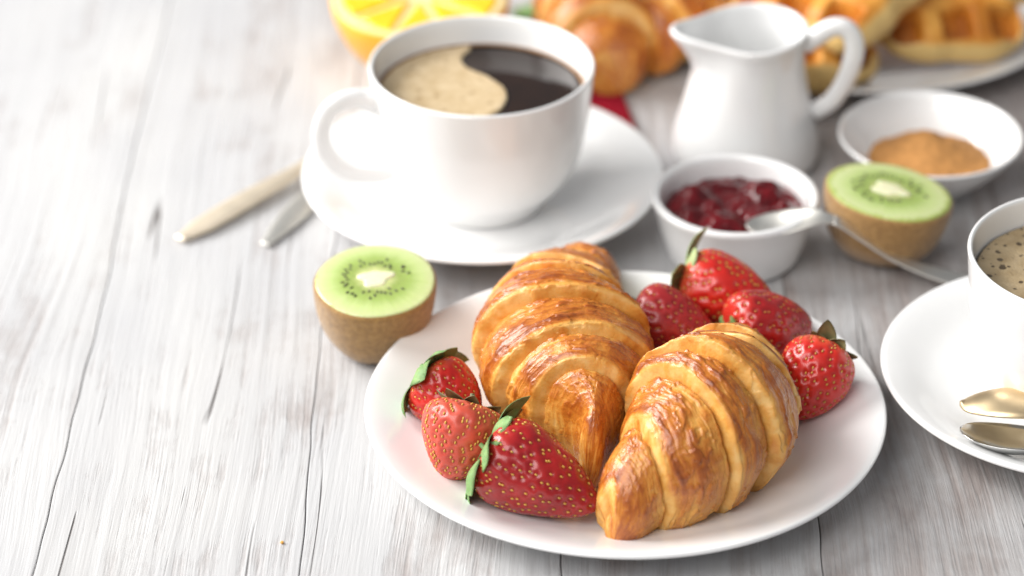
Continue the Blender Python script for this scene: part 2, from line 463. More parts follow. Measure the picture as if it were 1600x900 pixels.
oo = np.array(list(reversed(arc + bb))); oo = oo * (1 - np.clip(.035 * perlin(np.stack([oo[:, 0] * 260, oo[:, 1] * 260, oo[:, 0] * 0], 1)), 0, 1))[:, None]
slab("foam", oo, CZ + .0002, CZ + .0014, FOAM, ce)
RING = simple("coffee_ring", (.26, .13, .05), .3, var=.2)
ring_arc = [((CR - .0004) * math.cos(a), (CR - .0004) * math.sin(a), CZ + .0009) for a in np.linspace(a0 - .05, a1 - 2 * math.pi + .05, 60)]
sweep("foam_ring", ring_arc, [.0004, .0011, .0008, .0012, .0007, .0010, .0004], [.0005], RING, ce, up=(0, 0, 1), n=8, m=90)
# coffee with foam all over
cf = empty("coffee", "light brown foamy coffee with dark bubbles at the right edge", "coffee", (C2[0], C2[1], CUPZ))
CZ2 = .0545
lathe("liquid", [(0, CZ2 - .006), (CR - .002, CZ2 - .006), (CR - .0006, CZ2 - .003), (CR - .003, CZ2 - .0015), (0, CZ2 - .0015)], COFFEE, cf, n=96, smooth_prof=False)
def foamwarp(V, a):
    V[..., 2] += np.where(V[..., 2] > CZ2 - .0005, .0006 * perlin(V * 120 + 3.3), 0); return V
lathe("foam", [(0, CZ2 - .0012), (CR - .003, CZ2 - .0012), (CR - .0002, CZ2), (CR - .0006, CZ2 + .0009), (CR - .004, CZ2 + .0004), (.03, CZ2), (.015, CZ2), (0, CZ2)], FOAM2, cf, n=120, m=90, warp=foamwarp)

# ------------------------------------------------------------------ cream jug
JX, JY = .1060, .1150
jug = empty("cream_jug", "small white porcelain cream jug with pouring lip and loop handle", "jug", (JX, JY, 0))
JP = [(0, .003), (.024, .003), (.0275, .0006), (.0305, .0005), (.0325, .003), (.0333, .0075), (.0323, .016), (.0292, .028), (.0262, .041), (.0248, .052), (.0249, .0600), (.0257, .0648), (.0255, .0664), (.0243, .0666), (.0234, .0655), (.0227, .0590), (.0226, .051), (.0240, .040), (.0270, .027), (.0299, .015), (.0295, .007), (.022, .0045), (0, .0042)]
SPA = R(193)
def jugwarp(V, a):
    z = V[..., 2]; r = np.hypot(V[..., 0], V[..., 1])
    da = np.angle(np.exp(1j * (a - SPA)))[None, :]
    g = np.exp(-(da / .42) ** 2)
    up = sstep(.040, .0665, z) ** 1.6 * sstep(.015, .022, r)
    push = 1 + .44 * g * up - .05 * np.exp(-((np.abs(da) - .95) / .4) ** 2) * up
    V[..., 0] *= push; V[..., 1] *= push
    V[..., 2] += .0022 * g * up - .0015 * np.exp(-((np.abs(da) - 1.3) / .6) ** 2) * up
    return V
lathe("body", JP, PORC, jug, n=192, m=240, warp=jugwarp)
HA = R(-8); ca, sa = math.cos(HA), math.sin(HA)
hp = [(.0240, .0590), (.0300, .0640), (.0365, .0685), (.0425, .0680), (.0462, .0610), (.0455, .0510), (.0420, .0400), (.0370, .0315), (.0300, .0260)]
sweep("handle", [(r * ca, r * sa, z) for r, z in hp], [.0046, .0044, .0044, .0044, .0044, .0042, .0042, .0044], [.0040, .0034, .0033, .0033, .0032, .0031, .0031, .0034], PORC, jug, up=(-sa, ca, 0), n=28, m=90)

# ------------------------------------------------------------------ jam ramekin
JM = (.0951, .0285)
dish("ramekin", "small white ramekin filled with red jam", "ramekin", (JM[0], JM[1], 0),
     [(0, .002), (.0235, .002), (.0250, .0006), (.0272, .0008), (.0290, .0035), (.0315, .012), (.0338, .0215), (.0352, .0262), (.0358, .0280), (.0354, .0296), (.0340, .0300), (.0325, .0293), (.0312, .0255), (.0290, .015), (.0262, .0058), (.0225, .0042), (0, .004)])
def disc_field(name, rad, hfun, mat, parent, loc, nr=60, na=120):
    r = np.linspace(0, 1, nr) ** .8 * rad; a = np.linspace(0, 2 * np.pi, na, endpoint=False)
    r[0] = 1e-5
    X = r[:, None] * np.cos(a); Y = r[:, None] * np.sin(a)
    V = np.stack([X, Y, hfun(X, Y)], -1)
    bot = V[-1:].copy(); bot[..., 2] -= .003; bot[..., :2] *= .9
    cen = bot.copy(); cen[..., :2] *= .001
    V = np.concatenate([V, bot, cen])
    o = mesh(name, V.reshape(-1, 3), grid_faces(nr + 2, na), mat, parent); o.location = loc
    return o
JAM, nt, b = new_mat("red_jam")
c = objcoord(nt)
nt.links.new(ramp(nt, noise(nt, c, 140, 3), [(.3, (.06, .002, .004)), (.7, (.17, .006, .010))]), b.inputs["Base Color"])
b.inputs["Roughness"].default_value = .09; b.inputs["Subsurface Weight"].default_value = .15; b.inputs["Subsurface Scale"].default_value = .003
b.inputs["Subsurface Radius"].default_value = (1, .1, .1)
bump(nt, b, noise(nt, c, 260, 3), .3, .0008)
lumps = [(-.017, .008, .009, .0075), (-.006, -.012, .011, .005), (.014, .012, .011, .0075), (.004, .002, .008, .004), (-.019, -.006, .007, .005), (.012, -.006, .009, .0045), (-.003, .019, .008, .003), (.021, -.001, .007, .005), (-.010, .001, .006, .0045)]
def jamh(X, Y):
    z = .0210 + 0 * X
    for lx, ly, s, h in lumps: z = np.maximum(z, .0210 + h * (1.25 * np.exp(-((X - lx) ** 2 + (Y - ly) ** 2) / s ** 2) - .2))
    return z + .0012 * perlin(np.stack([X * 170, Y * 170, X * 0], -1)) + .0006 * perlin(np.stack([X * 420, Y * 420, X * 0 + 4], -1))
tag(disc_field("jam", .0304, jamh, JAM, None, (JM[0], JM[1], 0), 80, 140), "lumpy glossy dark red jam in the ramekin", "jam")

# ------------------------------------------------------------------ cinnamon bowl
CB = (.1858, .0905)
dish("bowl", "shallow white bowl of ground cinnamon behind the kiwi half", "bowl", (CB[0], CB[1], 0),
     [(0, .002), (.014, .002), (.0165, .0006), (.0185, .0006), (.0205, .003), (.028, .0095), (.0355, .0175), (.0398, .0235), (.0409, .0250), (.0404, .0260), (.0390, .0254), (.034, .0192), (.027, .0120), (.018, .0062), (.01, .0048), (0, .0045)])
CINN = simple("ground_cinnamon", (.56, .265, .08), .9, var=.16, vscale=300, bmp=.5, bscale=900)
def cinh(X, Y):
    r = np.hypot(X - .001, Y)
    return .0120 + .0125 * (1 - sstep(.0, .030, r)) + .0016 * perlin(np.stack([X * 60, Y * 60, X * 0 + 2], -1)) + .0006 * perlin(np.stack([X * 260, Y * 260, X * 0 + 8], -1)) - .003 * np.exp(-((X - .007) ** 2 + (Y - .005) ** 2) / .004 ** 2)
tag(disc_field("cinnamon", .0275, cinh, CINN, None, (CB[0], CB[1], 0), 70, 110), "mound of orange brown ground cinnamon in the shallow bowl", "cinnamon")

# ------------------------------------------------------------------ kiwi halves
def kiwi_flesh():
    m, nt, b = new_mat("kiwi_flesh")
    c = objcoord(nt)
    sep = N(nt, "ShaderNodeSeparateXYZ"); nt.links.new(c, sep.inputs[0])
    x, y = sep.outputs[0], sep.outputs[1]
    r = math_n(nt, 'SQRT', math_n(nt, 'ADD', math_n(nt, 'MULTIPLY', x, x), math_n(nt, 'MULTIPLY', y, y)))
    ang = math_n(nt, 'ARCTAN2', y, x)
    rn = math_n(nt, 'DIVIDE', r, .0255)
    ray = N(nt, "ShaderNodeCombineXYZ"); nt.links.new(math_n(nt, 'MULTIPLY', math_n(nt, 'SINE', ang), 9.), ray.inputs[0])
    nt.links.new(math_n(nt, 'MULTIPLY', math_n(nt, 'COSINE', ang), 9.), ray.inputs[1]); nt.links.new(math_n(nt, 'MULTIPLY', rn, .7), ray.inputs[2])
    rays = noise(nt, ray.outputs[0], 1.3, 3)
    rj = math_n(nt, 'ADD', rn, math_n(nt, 'MULTIPLY', math_n(nt, 'SUBTRACT', rays, .5), .22))
    col = ramp(nt, rj, [(.22, (.56, .60, .26)), (.36, (.30, .39, .10)), (.55, (.36, .48, .13)), (.72, (.52, .62, .25)), (.93, (.60, .66, .33)), (1.0, (.38, .46, .11))])
    nt.links.new(col, b.inputs["Base Color"]); b.inputs["Roughness"].default_value = .25
    b.inputs["Subsurface Weight"].default_value = .3; b.inputs["Subsurface Scale"].default_value = .004; b.inputs["Subsurface Radius"].default_value = (.6, 1, .25)
    bump(nt, b, math_n(nt, 'ADD', rays, noise(nt, c, 500, 3)), .25, .0006)
    return m
KFL = kiwi_flesh()
KCORE = simple("kiwi_core", (.80, .78, .52), .35, sss=.3, var=.08, bmp=.2)
KSEED = simple("kiwi_seed", (.05, .045, .025), .25, var=.3)
KSKIN, nt, b = new_mat("kiwi_skin")
c = objcoord(nt)
nt.links.new(ramp(nt, noise(nt, c, 420, 5, .7), [(.25, (.20, .10, .028)), (.5, (.32, .17, .046)), (.75, (.45, .26, .085))]), b.inputs["Base Color"])
b.inputs["Roughness"].default_value = .75; b.inputs["Sheen Weight"].default_value = .35
bump(nt, b, noise(nt, c, 900, 4, .7), .5, .0008)

def blob_mesh(centers, dirs, ra, rb, n=6):
    """many small ellipsoids joined"""
    th = np.linspace(0, np.pi, 5); ph = np.linspace(0, 2 * np.pi, n, endpoint=False)
    V, F = [], []
    for c, d in zip(centers, dirs):
        d = np.array(d) / np.linalg.norm(d); u = np.cross(d, [.3, .5, .8]); u /= np.linalg.norm(u); w = np.cross(d, u); i0 = len(V)
        for t in th:
            for p in ph:
                V.append(np.array(c) + d * ra * math.cos(t) + (u * math.cos(p) + w * math.sin(p)) * rb * max(math.sin(t), .02))
        for f in grid_faces(5, n): F.append(tuple(i0 + k for k in f))
    return V, F

def kiwi(label, loc, rot, rad, depth, seed):
    e = empty("kiwi_half", label, "kiwi", loc, rot, "kiwi halves")
    prof = [(0, -depth), (.32 * rad, -depth * .985), (.62 * rad, -depth * .88), (.84 * rad, -depth * .66), (.955 * rad, -depth * .36), (.998 * rad, -.004), (rad, -.0008), (rad * .985, 0), (rad * .95, .0002)]
    def w(V, a):
        V[..., :2] *= (1 + .02 * np.sin(2 * a + seed) + .008 * np.sin(5 * a))[None, :, None]
        V[..., 2] += np.where(V[..., 2] < -.002, .0012 * perlin(V * 55 + seed), 0); return V
    lathe("skin", prof, KSKIN, e, n=96, m=60, warp=w)
    def w2(V, a):
        V[..., :2] *= (1 + .02 * np.sin(2 * a + seed) + .008 * np.sin(5 * a))[None, :, None]; return V
    fl = lathe("flesh", [(rad * .962, -.003), (rad * .968, .0002), (rad * .9, .0007), (rad * .6, .0012), (rad * .3, .0014), (0, .0014)], KFL, e, n=96, m=40, warp=w2)
    def w3(V, a):
        k = 1 + .18 * np.sin(3 * a + seed) + .10 * np.sin(5 * a + 1.3 * seed)
        V[..., 0] *= 1.15 * k; V[..., 1] *= .85 * k; return V
    lathe("core", [(rad * .245, .0004), (rad * .24, .0014), (rad * .2, .0019), (0, .0022)], KCORE, fl, n=48, m=20, warp=w3)
    rng = random.Random(seed); cs, ds = [], []
    for i in range(40):
        a = i / 46 * 2 * math.pi + rng.uniform(-.06, .06); r = rad * (.36 + .20 * rng.random())
        cs.append((r * 1.06 * math.cos(a), r * .95 * math.sin(a), .0013)); ds.append((math.cos(a), math.sin(a), rng.uniform(-.1, .2)))
    V, F = blob_mesh(cs, ds, .0010, .0005)
    tag(mesh("seeds", V, F, KSEED, fl), kind="stuff")
    return e
kiwi("cut kiwi half with pale green face, left of the croissant plate", (-.0550, -.0520, .0345), (R(7), R(-1), R(20)), .0247, .0345, 1)
kiwi("cut kiwi half with bright green face beside the jam ramekin", (.1605, .0275, .0310), (R(-3), R(6), R(-15)), .0272, .0310, 2)

# ------------------------------------------------------------------ strawberries
def straw_mat(name, c0, c1, shoulder, rough):
    m, nt, b = new_mat(name)
    c = objcoord(nt)
    t = N(nt, "ShaderNodeAttribute", attribute_name='along').outputs["Fac"]
    n1 = noise(nt, c, 90, 4)
    base = ramp(nt, n1, [(.3, c0), (.7, c1)])
    k = math_n(nt, 'ADD', t, math_n(nt, 'MULTIPLY', math_n(nt, 'SUBTRACT', n1, .5), .25))
    f = N(nt, "ShaderNodeMapRange", inp={1: .02, 2: .2, 3: 1, 4: 0}); nt.links.new(k, f.inputs[0])
    d = N(nt, "ShaderNodeAttribute", attribute_name='pit').outputs["Fac"]
    col = mix_c(nt, f.outputs[0], base, shoulder)
    col = mix_c(nt, math_n(nt, 'MULTIPLY', d, .35), col, tuple(x * .45 for x in c0))
    nt.links.new(col, b.inputs["Base Color"]); b.inputs["Roughness"].default_value = rough
    b.inputs["Subsurface Weight"].default_value = .25; b.inputs["Subsurface Scale"].default_value = .0025; b.inputs["Subsurface Radius"].default_value = (1, .18, .12)
    b.inputs["Coat Weight"].default_value = .25; b.inputs["Coat Roughness"].default_value = .16
    bump(nt, b, noise(nt, c, 700, 3), .15, .0004)
    return m
SM = {'deep': straw_mat("strawberry_crimson", (.29, .006, .009), (.45, .014, .012), (.50, .03, .018), .30),
      'pale': straw_mat("strawberry_light_red", (.54, .055, .034), (.66, .10, .058), (.60, .10, .05), .40),
      'bright': straw_mat("strawberry_scarlet", (.48, .011, .008), (.64, .026, .014), (.66, .12, .05), .3),
      'dark': straw_mat("strawberry_dark_red", (.28, .010, .014), (.44, .024, .02), (.34, .03, .03), .36)}
SEED_Y = simple("strawberry_seed", (.60, .33, .06), .4, var=.25, vscale=60)
SEED_R = simple("strawberry_seed_ripe", (.55, .22, .05), .4, var=.25, vscale=60)
def leaf_mat(name, c0, c1):
    m, nt, b = new_mat(name)
    c = objcoord(nt)
    nt.links.new(ramp(nt, noise(nt, c, 160, 4), [(.3, c0), (.7, c1)]), b.inputs["Base Color"]); b.inputs["Roughness"].default_value = .55
    b.inputs["Subsurface Weight"].default_value = .15; b.inputs["Subsurface Scale"].default_value = .001
    bump(nt, b, noise(nt, mapping(nt, c, (1, 1, 1)), 600, 3), .3, .0005)
    return m
LEAF = {'fresh': leaf_mat("calyx_green", (.09, .21, .05), (.24, .38, .14)), 'pale': leaf_mat("calyx_pale_green", (.22, .32, .10), (.40, .46, .22)), 'dry': leaf_mat("calyx_dry", (.09, .10, .04), (.22, .20, .09))}

def leaf_blade(name, L, w, curl, mat, parent, mtx, twist=0, n=12, thick=.0003):
    """leaf growing from the origin along +X, curling up (+Z) or down"""
    V = []
    ang = 0; x = z = 0
    for i in range(n + 1):
        t = i / n
        hw = w * (math.sin(math.pi * min(1, t * .86 + .12)) ** .8) * (1 if t < .999 else .05)
        tw = twist * t
        for s in (-1, -.5, 0, .5, 1):
            yy = s * hw; zz = .28 * abs(s) * hw
            V.append((x - math.sin(ang) * zz, yy * math.cos(tw), z + math.cos(ang) * zz + yy * math.sin(tw)))
        ang = curl * (t + .5 / n) ** 1.9; x += math.cos(ang) * L / n; z += math.sin(ang) * L / n
    F = grid_faces(n + 1, 5, False)
    m0 = len(V); V2 = [(a, b_, c_ - thick) for a, b_, c_ in V]
    F2 = [tuple(reversed([m0 + k for k in f])) for f in F]
    rimi = [i * 5 for i in range(n + 1)] + [n * 5 + k for k in range(1, 5)] + [i * 5 + 4 for i in range(n - 1, -1, -1)] + [3, 2, 1]
    F3 = [(rimi[i], rimi[(i + 1) % len(rimi)], m0 + rimi[(i + 1) % len(rimi)], m0 + rimi[i]) for i in range(len(rimi))]
    o = mesh(name, V + V2, F + F2 + F3, mat, parent)
    o.matrix_local = mtx
    return o

def strawberry(label, loc, axis, L, rad, kind, seed, leaf, nleaf=8, leaflen=.011, curl=(.8, 2.0), seeds=190, squash=1.0, seedmat=None, roll=0., bulge=0., cone=False):
    """axis: direction from the calyx to the tip; loc: middle of the berry"""
    e = empty("strawberry", label, "strawberry", loc, (0, 0, 0), "strawberries on the croissant plate")
    e.rotation_euler = (Vector(axis).to_track_quat('Z', 'Y') @ Euler((0, 0, roll)).to_quaternion()).to_euler()
    prof = np.array([(.0, .035), (.22, .0), (.52, .0), (.78, .045), (.95, .14), (1.0, .26), (.965, .42), (.85, .58), (.68, .74), (.46, .88), (.24, .965), (.0, 1.0)])
    if cone: prof = np.array([(.0, .035), (.22, .0), (.52, .0), (.80, .04), (.96, .12), (1.0, .22), (.955, .36), (.83, .53), (.66, .69), (.47, .83), (.29, .935), (.14, .985), (.0, 1.0)])
    p = curve_pts(prof, 110) * np.array([rad, L]); p[:, 1] -= L * .5; p[:, 0] = np.maximum(p[:, 0], 1e-5)
    nv = 150; a = np.linspace(0, 2 * np.pi, nv, endpoint=False)
    V = np.stack([p[:, 0][:, None] * np.cos(a), p[:, 0][:, None] * np.sin(a), np.repeat(p[:, 1][:, None], nv, 1)], -1)
    V[..., 0] *= squash
    rng = np.random.RandomState(seed)
    V[..., :2] *= (1 + .07 * perlin(V * 60 + seed * 3.3) + bulge * np.cos(a * 2 + seed)[None, :] * .12)[..., None]
    # seed places by area
    ds = np.linalg.norm(np.diff(p, axis=0), axis=1); arc = np.concatenate([[0], np.cumsum(ds)])
    ar = np.concatenate([[0], np.cumsum(ds * (p[1:, 0] + p[:-1, 0]) / 2 + 1e-9)]); ar /= ar[-1]
    k = (np.arange(seeds) + .5) / seeds; k = .07 + .92 * k + .0035 * rng.normal(size=seeds); k = np.clip(k, .05, .995)
    idx = np.interp(k, ar, np.arange(len(p))); ang = (np.arange(seeds) * 2.399963 + .11 * rng.normal(size=seeds)) % (2 * np.pi)
    iu = np.clip(np.round(idx).astype(int), 1, len(p) - 2); iv = np.round(ang / (2 * np.pi) * nv).astype(int) % nv
    S = V[iu, iv]
    nrm = np.zeros_like(V)
    du = np.gradient(V, axis=0); dv = np.roll(V, -1, 1) - np.roll(V, 1, 1)
    nrm = -np.cross(du, dv); nl = np.linalg.norm(nrm, axis=2); nrm /= np.maximum(nl, 1e-12)[..., None]
    if (nrm[55] * V[55] * [1, 1, 0]).sum() < 0: nrm = -nrm
    Vf = V.reshape(-1, 3); pit = np.zeros(len(Vf))
    sg = .00125 * (rad / .016)
    for s_ in S: pit = np.maximum(pit, np.exp(-((Vf - s_) ** 2).sum(1) / sg ** 2))
    Vd = Vf - nrm.reshape(-1, 3) * (pit * .0008)[:, None]
    along = np.repeat((p[:, 1] / L + .5)[:, None], nv, 1).ravel()
    body = mesh("flesh", Vd, grid_faces(len(p), nv), SM[kind], e, attr={'along': along, 'pit': pit})
    SN = nrm[iu, iv]
    dirs = du[iu, iv]
    sv, sf = blob_mesh(S - SN * .00048, dirs, .00062 * rad / .016, .00039 * rad / .016, 6)
    tag(mesh("seeds", sv, sf, seedmat or SEED_Y, body), kind="stuff")
    rl = random.Random(seed)
    lens = leaf if isinstance(leaf, str) else 'fresh'
    for i in range(nleaf):
        az = i / nleaf * 2 * math.pi + rl.uniform(-.25, .25)
        cl = rl.uniform(*curl)
        # leaf runs outward (radially) and curls back over the shoulder (towards +Z = tip) when curl is positive
        M = Matrix.Translation((0, 0, -L * .5 + .0004)) @ Matrix.Rotation(az, 4, 'Z') @ Matrix.Translation((.0015, 0, 0)) @ Matrix.Rotation(R(rl.uniform(0, 22)), 4, 'Y')
        leaf_blade("leaf", leaflen * rl.uniform(.75, 1.2), leaflen * rl.uniform(.26, .40), cl, LEAF[lens], e, M, rl.uniform(-.6, .6))
    sweep("stem", [(0, 0, -L * .5 + .003), (0, .0003, -L * .5 - .001), (.0008, .0005, -L * .5 - .004)], [.0012, .001, .0009], [.0012, .001, .0009], LEAF[lens], e, up=(0, 1, .01), n=8, m=8)
    return e

#STRAWBERRIES
strawberry("large deep red strawberry lying in front of the left croissant, tip to the right", (.0115, -.1755, PLZ + .0160), (.84, -.44, -.22), .0470, .0172, 'deep', 11, 'fresh', 11, .0235, (.7, 1.7), 270, roll=.4, cone=True)
strawberry("pinkish red strawberry between the two other strawberries left of the croissants", (-.0195, -.1490, PLZ + .0145), (-.22, -.50, -.62), .0300, .0182, 'pale', 12, 'dry', 6, .012, (-.9, .3), 330, roll=1.2, bulge=.7)
strawberry("small bright red strawberry with broad green leaves at the plate's left", (-.0235, -.1185, PLZ + .0135), (.60, -.50, -.45), .0290, .0140, 'bright', 13, 'fresh', 8, .0185, (.7, 1.9), 190, roll=.2)
strawberry("dark red strawberry beside the back croissant, half hidden by the front one", (.0660, -.0665, PLZ + .0140), (.85, -.30, -.25), .0380, .0145, 'dark', 14, 'fresh', 6, .007, (-.3, .6), 190, seedmat=SEED_R)
strawberry("scarlet strawberry with pale green leaves nearest the jam ramekin", (.0885, -.0450, PLZ + .0165), (.90, -.32, -.16), .0400, .0165, 'bright', 15, 'pale', 8, .0200, (.4, 1.7), 230)
strawberry("red strawberry lying behind the front croissant, its tip to the right", (.1035, -.0680, PLZ + .0155), (.90, .25, -.12), .0360, .0158, 'deep', 16, 'fresh', 6, .0095, (-.2, 1.0), 190, seedmat=SEED_R)
strawberry("red strawberry with dry curled leaves at the plate's right, beside the front croissant", (.1160, -.1075, PLZ + .0145), (-.45, -.62, -.42), .0330, .0150, 'bright', 17, 'dry', 8, .0125, (-.5, 1.0), 210)

# ------------------------------------------------------------------ croissants
def croissant_obj(label, st, bands, mid, nu, nv, seed, z=0., off=(0, 0), group=None, **kw):
    P, t = croissant(st, bands, mid, nu, nv, seed, **kw)
    st = np.asarray(st); c = np.array([st[:, 0].mean(), st[:, 1].mean(), 0])
    o = mesh("croissant", P - c, grid_faces(nu, nv), CRUST, None, attr={'toast': t})
    o.location = (c[0] + off[0], c[1] + off[1], z)
    return tag(o, label, "croissant", group)
ST1 = [(0.0277, -0.1629, 0.0056, 0.0232), (0.0311, -0.1493, 0.0055, 0.0331), (0.028, -0.1281, 0.0232, 0.0452), (0.0211, -0.1031, 0.0325, 0.0472), (0.0174, -0.072, 0.0281, 0.047), (0.0225, -0.0404, 0.0217, 0.0336), (0.0361, -0.0109, 0.0096, 0.0216)]
ST2 = [(0.0364, -0.1989, 0.0066, 0.0158), (0.0457, -0.1834, 0.0131, 0.0335), (0.0603, -0.1699, 0.023, 0.0468), (0.0758, -0.1468, 0.0296, 0.0565), (0.0822, -0.1213, 0.0243, 0.0468), (0.0859, -0.0973, 0.0139, 0.0338), (0.0878, -0.0755, 0.0057, 0.0167)]
B1 = [0, .17, .28, .44, .60, .72, .86, .94, 1.]
B2 = [0, .17, .33, .44, .60, .72, .86, .94, 1.]
GC = "croissants on the white plate"
croissant_obj("golden croissant at the back left of the plate, behind the large strawberry", ST1, B1, 5, 640, 440, 1, PLZ, group=GC)
croissant_obj("golden croissant at the front right of the plate, its tip towards the viewer", ST2, B2, 5, 640, 440, 2, PLZ, slant=.035, group=GC)

# ------------------------------------------------------------------ spoons
def spoon_mesh(name, x0, x1, prof, mat, parent, n=60, k=14, th=.0011):
    """prof rows: x, half width, centre height, dish depth"""
    prof = np.array(prof); X = x0 + (x1 - x0) * np.linspace(0, 1, n)
    pp = curve_pts(prof, 400); W = np.interp(X, pp[:, 0], pp[:, 1]); Zc = np.interp(X, pp[:, 0], pp[:, 2]); D = np.interp(X, pp[:, 0], pp[:, 3])
    V = []
    u = np.linspace(-1, 1, k)
    for x, w, zc, d in zip(X, W, Zc, D):
        w = max(w, .0004)
        top = [(x, w * s, zc - d * (1 - s * s)) for s in u]
        bot = [(x, w * s, zc - d * (1 - s * s) - th * (1.0 if d > .0005 else 1.6) * math.sqrt(max(0.03, 1 - .8 * s * s))) for s in u[::-1]]
        V += top + bot
    F = grid_faces(n, 2 * k)
    F.append(tuple(range(2 * k))); F.append(tuple(reversed([(n - 1) * 2 * k + j for j in range(2 * k)])))
    return mesh(name, V, F, mat, parent)
SPROF = [(0, .0005, .0035, .0), (.0022, .0055, .0033, .0010), (.007, .0094, .0028, .0028), (.016, .0118, .0024, .0050), (.026, .0112, .0026, .0050), (.035, .0080, .0034, .0032), (.041, .0042, .0046, .0010), (.046, .0024, .0062, .0), (.060, .0020, .0085, 0), (.085, .0026, .0080, 0), (.110, .0042, .0050, 0), (.128, .0052, .0026, 0), (.134, .0035, .0020, 0), (.1355, .0008, .0018, 0)]
def spoon(label, tip, direction, pitch, roll, mat, group=None):
    """tip: where the bowl's end lies; direction: heading of the handle in plan"""
    e = empty("spoon", label, "spoon", tip, (0, 0, 0), group)
    e.rotation_euler = (Matrix.Rotation(direction, 4, 'Z') @ Matrix.Rotation(pitch, 4, 'Y') @ Matrix.Rotation(roll, 4, 'X')).to_euler()
    spoon_mesh("spoon_bowl", 0, .044, SPROF, mat, e)
    spoon_mesh("handle", .0441, .1355, SPROF, mat, e, k=8)
    return e
JPROF = [(0, .0005, 0, 0), (.002, .0042, -.0002, .0007), (.006, .0070, 0, .0016), (.013, .0086, .0014, .0024), (.021, .0082, .0038, .0020), (.029, .0058, .0058, .0010), (.034, .0034, .0056, .0003), (.039, .0034, .0040, 0), (.0495, .0031, -.0036, 0), (.061, .0033, -.0114, 0), (.075, .0040, -.0178, 0), (.089, .0047, -.0218, 0), (.098, .0032, -.0228, 0), (.100, .0008, -.0230, 0)]
js = empty("spoon", "silver spoon resting in the jam ramekin, handle down on the table", "spoon", (.0985, .0082, .0268), (R(6), 0, R(-7)))
spoon_mesh("spoon_bowl", 0, .0365, JPROF, METAL_B, js)
spoon_mesh("handle", .0366, .100, JPROF, METAL_B, js, k=8)
GS = "spoons on the right saucer"
spoon("pale gold teaspoon on the right saucer, upper of the two", (.1725, -.1215, .0240), R(-12), R(-4), R(172), METAL_G, GS)
spoon("silver teaspoon on the right saucer, lower of the two", (.1705, -.1400, .0185), R(-18), R(-3), R(-10), METAL_S, GS)

# ------------------------------------------------------------------ cutlery left of the big saucer
def cutlery(label, pts, widths, mat, cat="cutlery", name="knife"):
    o = sweep(name, pts, widths, [.0007, .0014, .0014, .0013, .0012, .0010], mat, None, up=(0, 0, 1), n=20, m=70, power=2.4)
    return tag(o, label, cat, "cutlery beside the big saucer")
cutlery("pale gold cutlery handle left of the saucer, longer one reaching further out", [(-.1445, .0375, .0022), (-.138, .0450, .0026), (-.118, .0690, .0040), (-.095, .0960, .0050), (-.074, .128, .0052), (-.060, .152, .0042)], [.0022, .0058, .0060, .0058, .0052, .0044, .0036, .0028, .0024, .0020, .0018], METAL_H)
cutlery("dull silver cutlery handle tucked under the saucer's left rim", [(-.1070, .0335, .0018), (-.1035, .0415, .0020), (-.0945, .0630, .0020), (-.0870, .0840, .0018), (-.0830, .098, .0018)], [.0020, .0046, .0062, .0060, .0050, .0040], METAL_B)

# ------------------------------------------------------------------ orange half
OC = (-.0436, .2040, .0385)
orange = empty("orange_half", "halved orange with its cut face up behind the coffee cup", "orange", OC, (R(3), 0, 0))
RIND = simple("orange_rind", (.86, .40, .015), .38, coat=.2, var=.08, vscale=90, bmp=.4, bscale=500)
PITH = simple("orange_pith", (.85, .70, .36), .6, var=.05)
PULP = simple("orange_pulp", (.90, .56, .02), .18, sss=.3, var=.14, vscale=220, bmp=.4, bscale=300)
OR = .0425
lathe("rind", [(0, -.038), (.012, -.0375), (.026, -.0315), (.036, -.020), (.0412, -.008), (.0424, -.001), (.0421, .0002), (.0412, .0005)], RIND, orange, n=96, m=60)
lathe("pith", [(.0413, -.004), (.0413, .0004), (.0395, .0006), (.034, .0002), (.0, .0004)], PITH, orange, n=96, m=30)
def segment(i, n=10):
    a0_, a1_ = i * 2 * math.pi / n + .035, (i + 1) * 2 * math.pi / n - .035
    am = (a0_ + a1_) / 2
    out = []
    for a in np.linspace(a0_, a1_, 14): out.append((.0372 * math.cos(a), .0372 * math.sin(a)))
    c = (.0058 * math.cos(am), .0058 * math.sin(am))
    o = np.array([c] + out); cen = o.mean(0)
    o = curve_pts(np.concatenate([o, o[:1]]), 60)[:-1]
    o = cen + (o - cen) * .97
    return slab("segment", o[::-1] if False else o, -.002, .0017, PULP, orange)
for i in range(10): segment(i)

# ------------------------------------------------------------------ waffles
WP = (.1700, .2510)
dish("waffle_plate", "white plate with waffles at the top right", "plate", (WP[0], WP[1], 0),
     [(r_ * .895, z_) for r_, z_ in [(0, .003), (.055, .003), (.060, .0006), (.064, .0006), (.068, .003), (.090, .0078), (.1085, .0128), (.1118, .0140), (.1122, .0152), (.1108, .0156), (.090, .0112), (.072, .0074), (.06, .0064), (0, .0062)]])
WAF, nt, b = new_mat("waffle_crust")
t = N(nt, "ShaderNodeAttribute", attribute_name='toast').outputs["Fac"]
c = objcoord(nt)
tt = math_n(nt, 'ADD', t, math_n(nt, 'MULTIPLY', math_n(nt, 'SUBTRACT', noise(nt, c, 130, 4), .5), .5))
nt.links.new(ramp(nt, tt, [(0, (.84, .58, .22)), (.35, (.78, .38, .07)), (.65, (.60, .21, .02)), (1, (.30, .075, .008))]), b.inputs["Base Color"])
b.inputs["Roughness"].default_value = .5
bump(nt, b, noise(nt, c, 500, 4), .4, .0008)
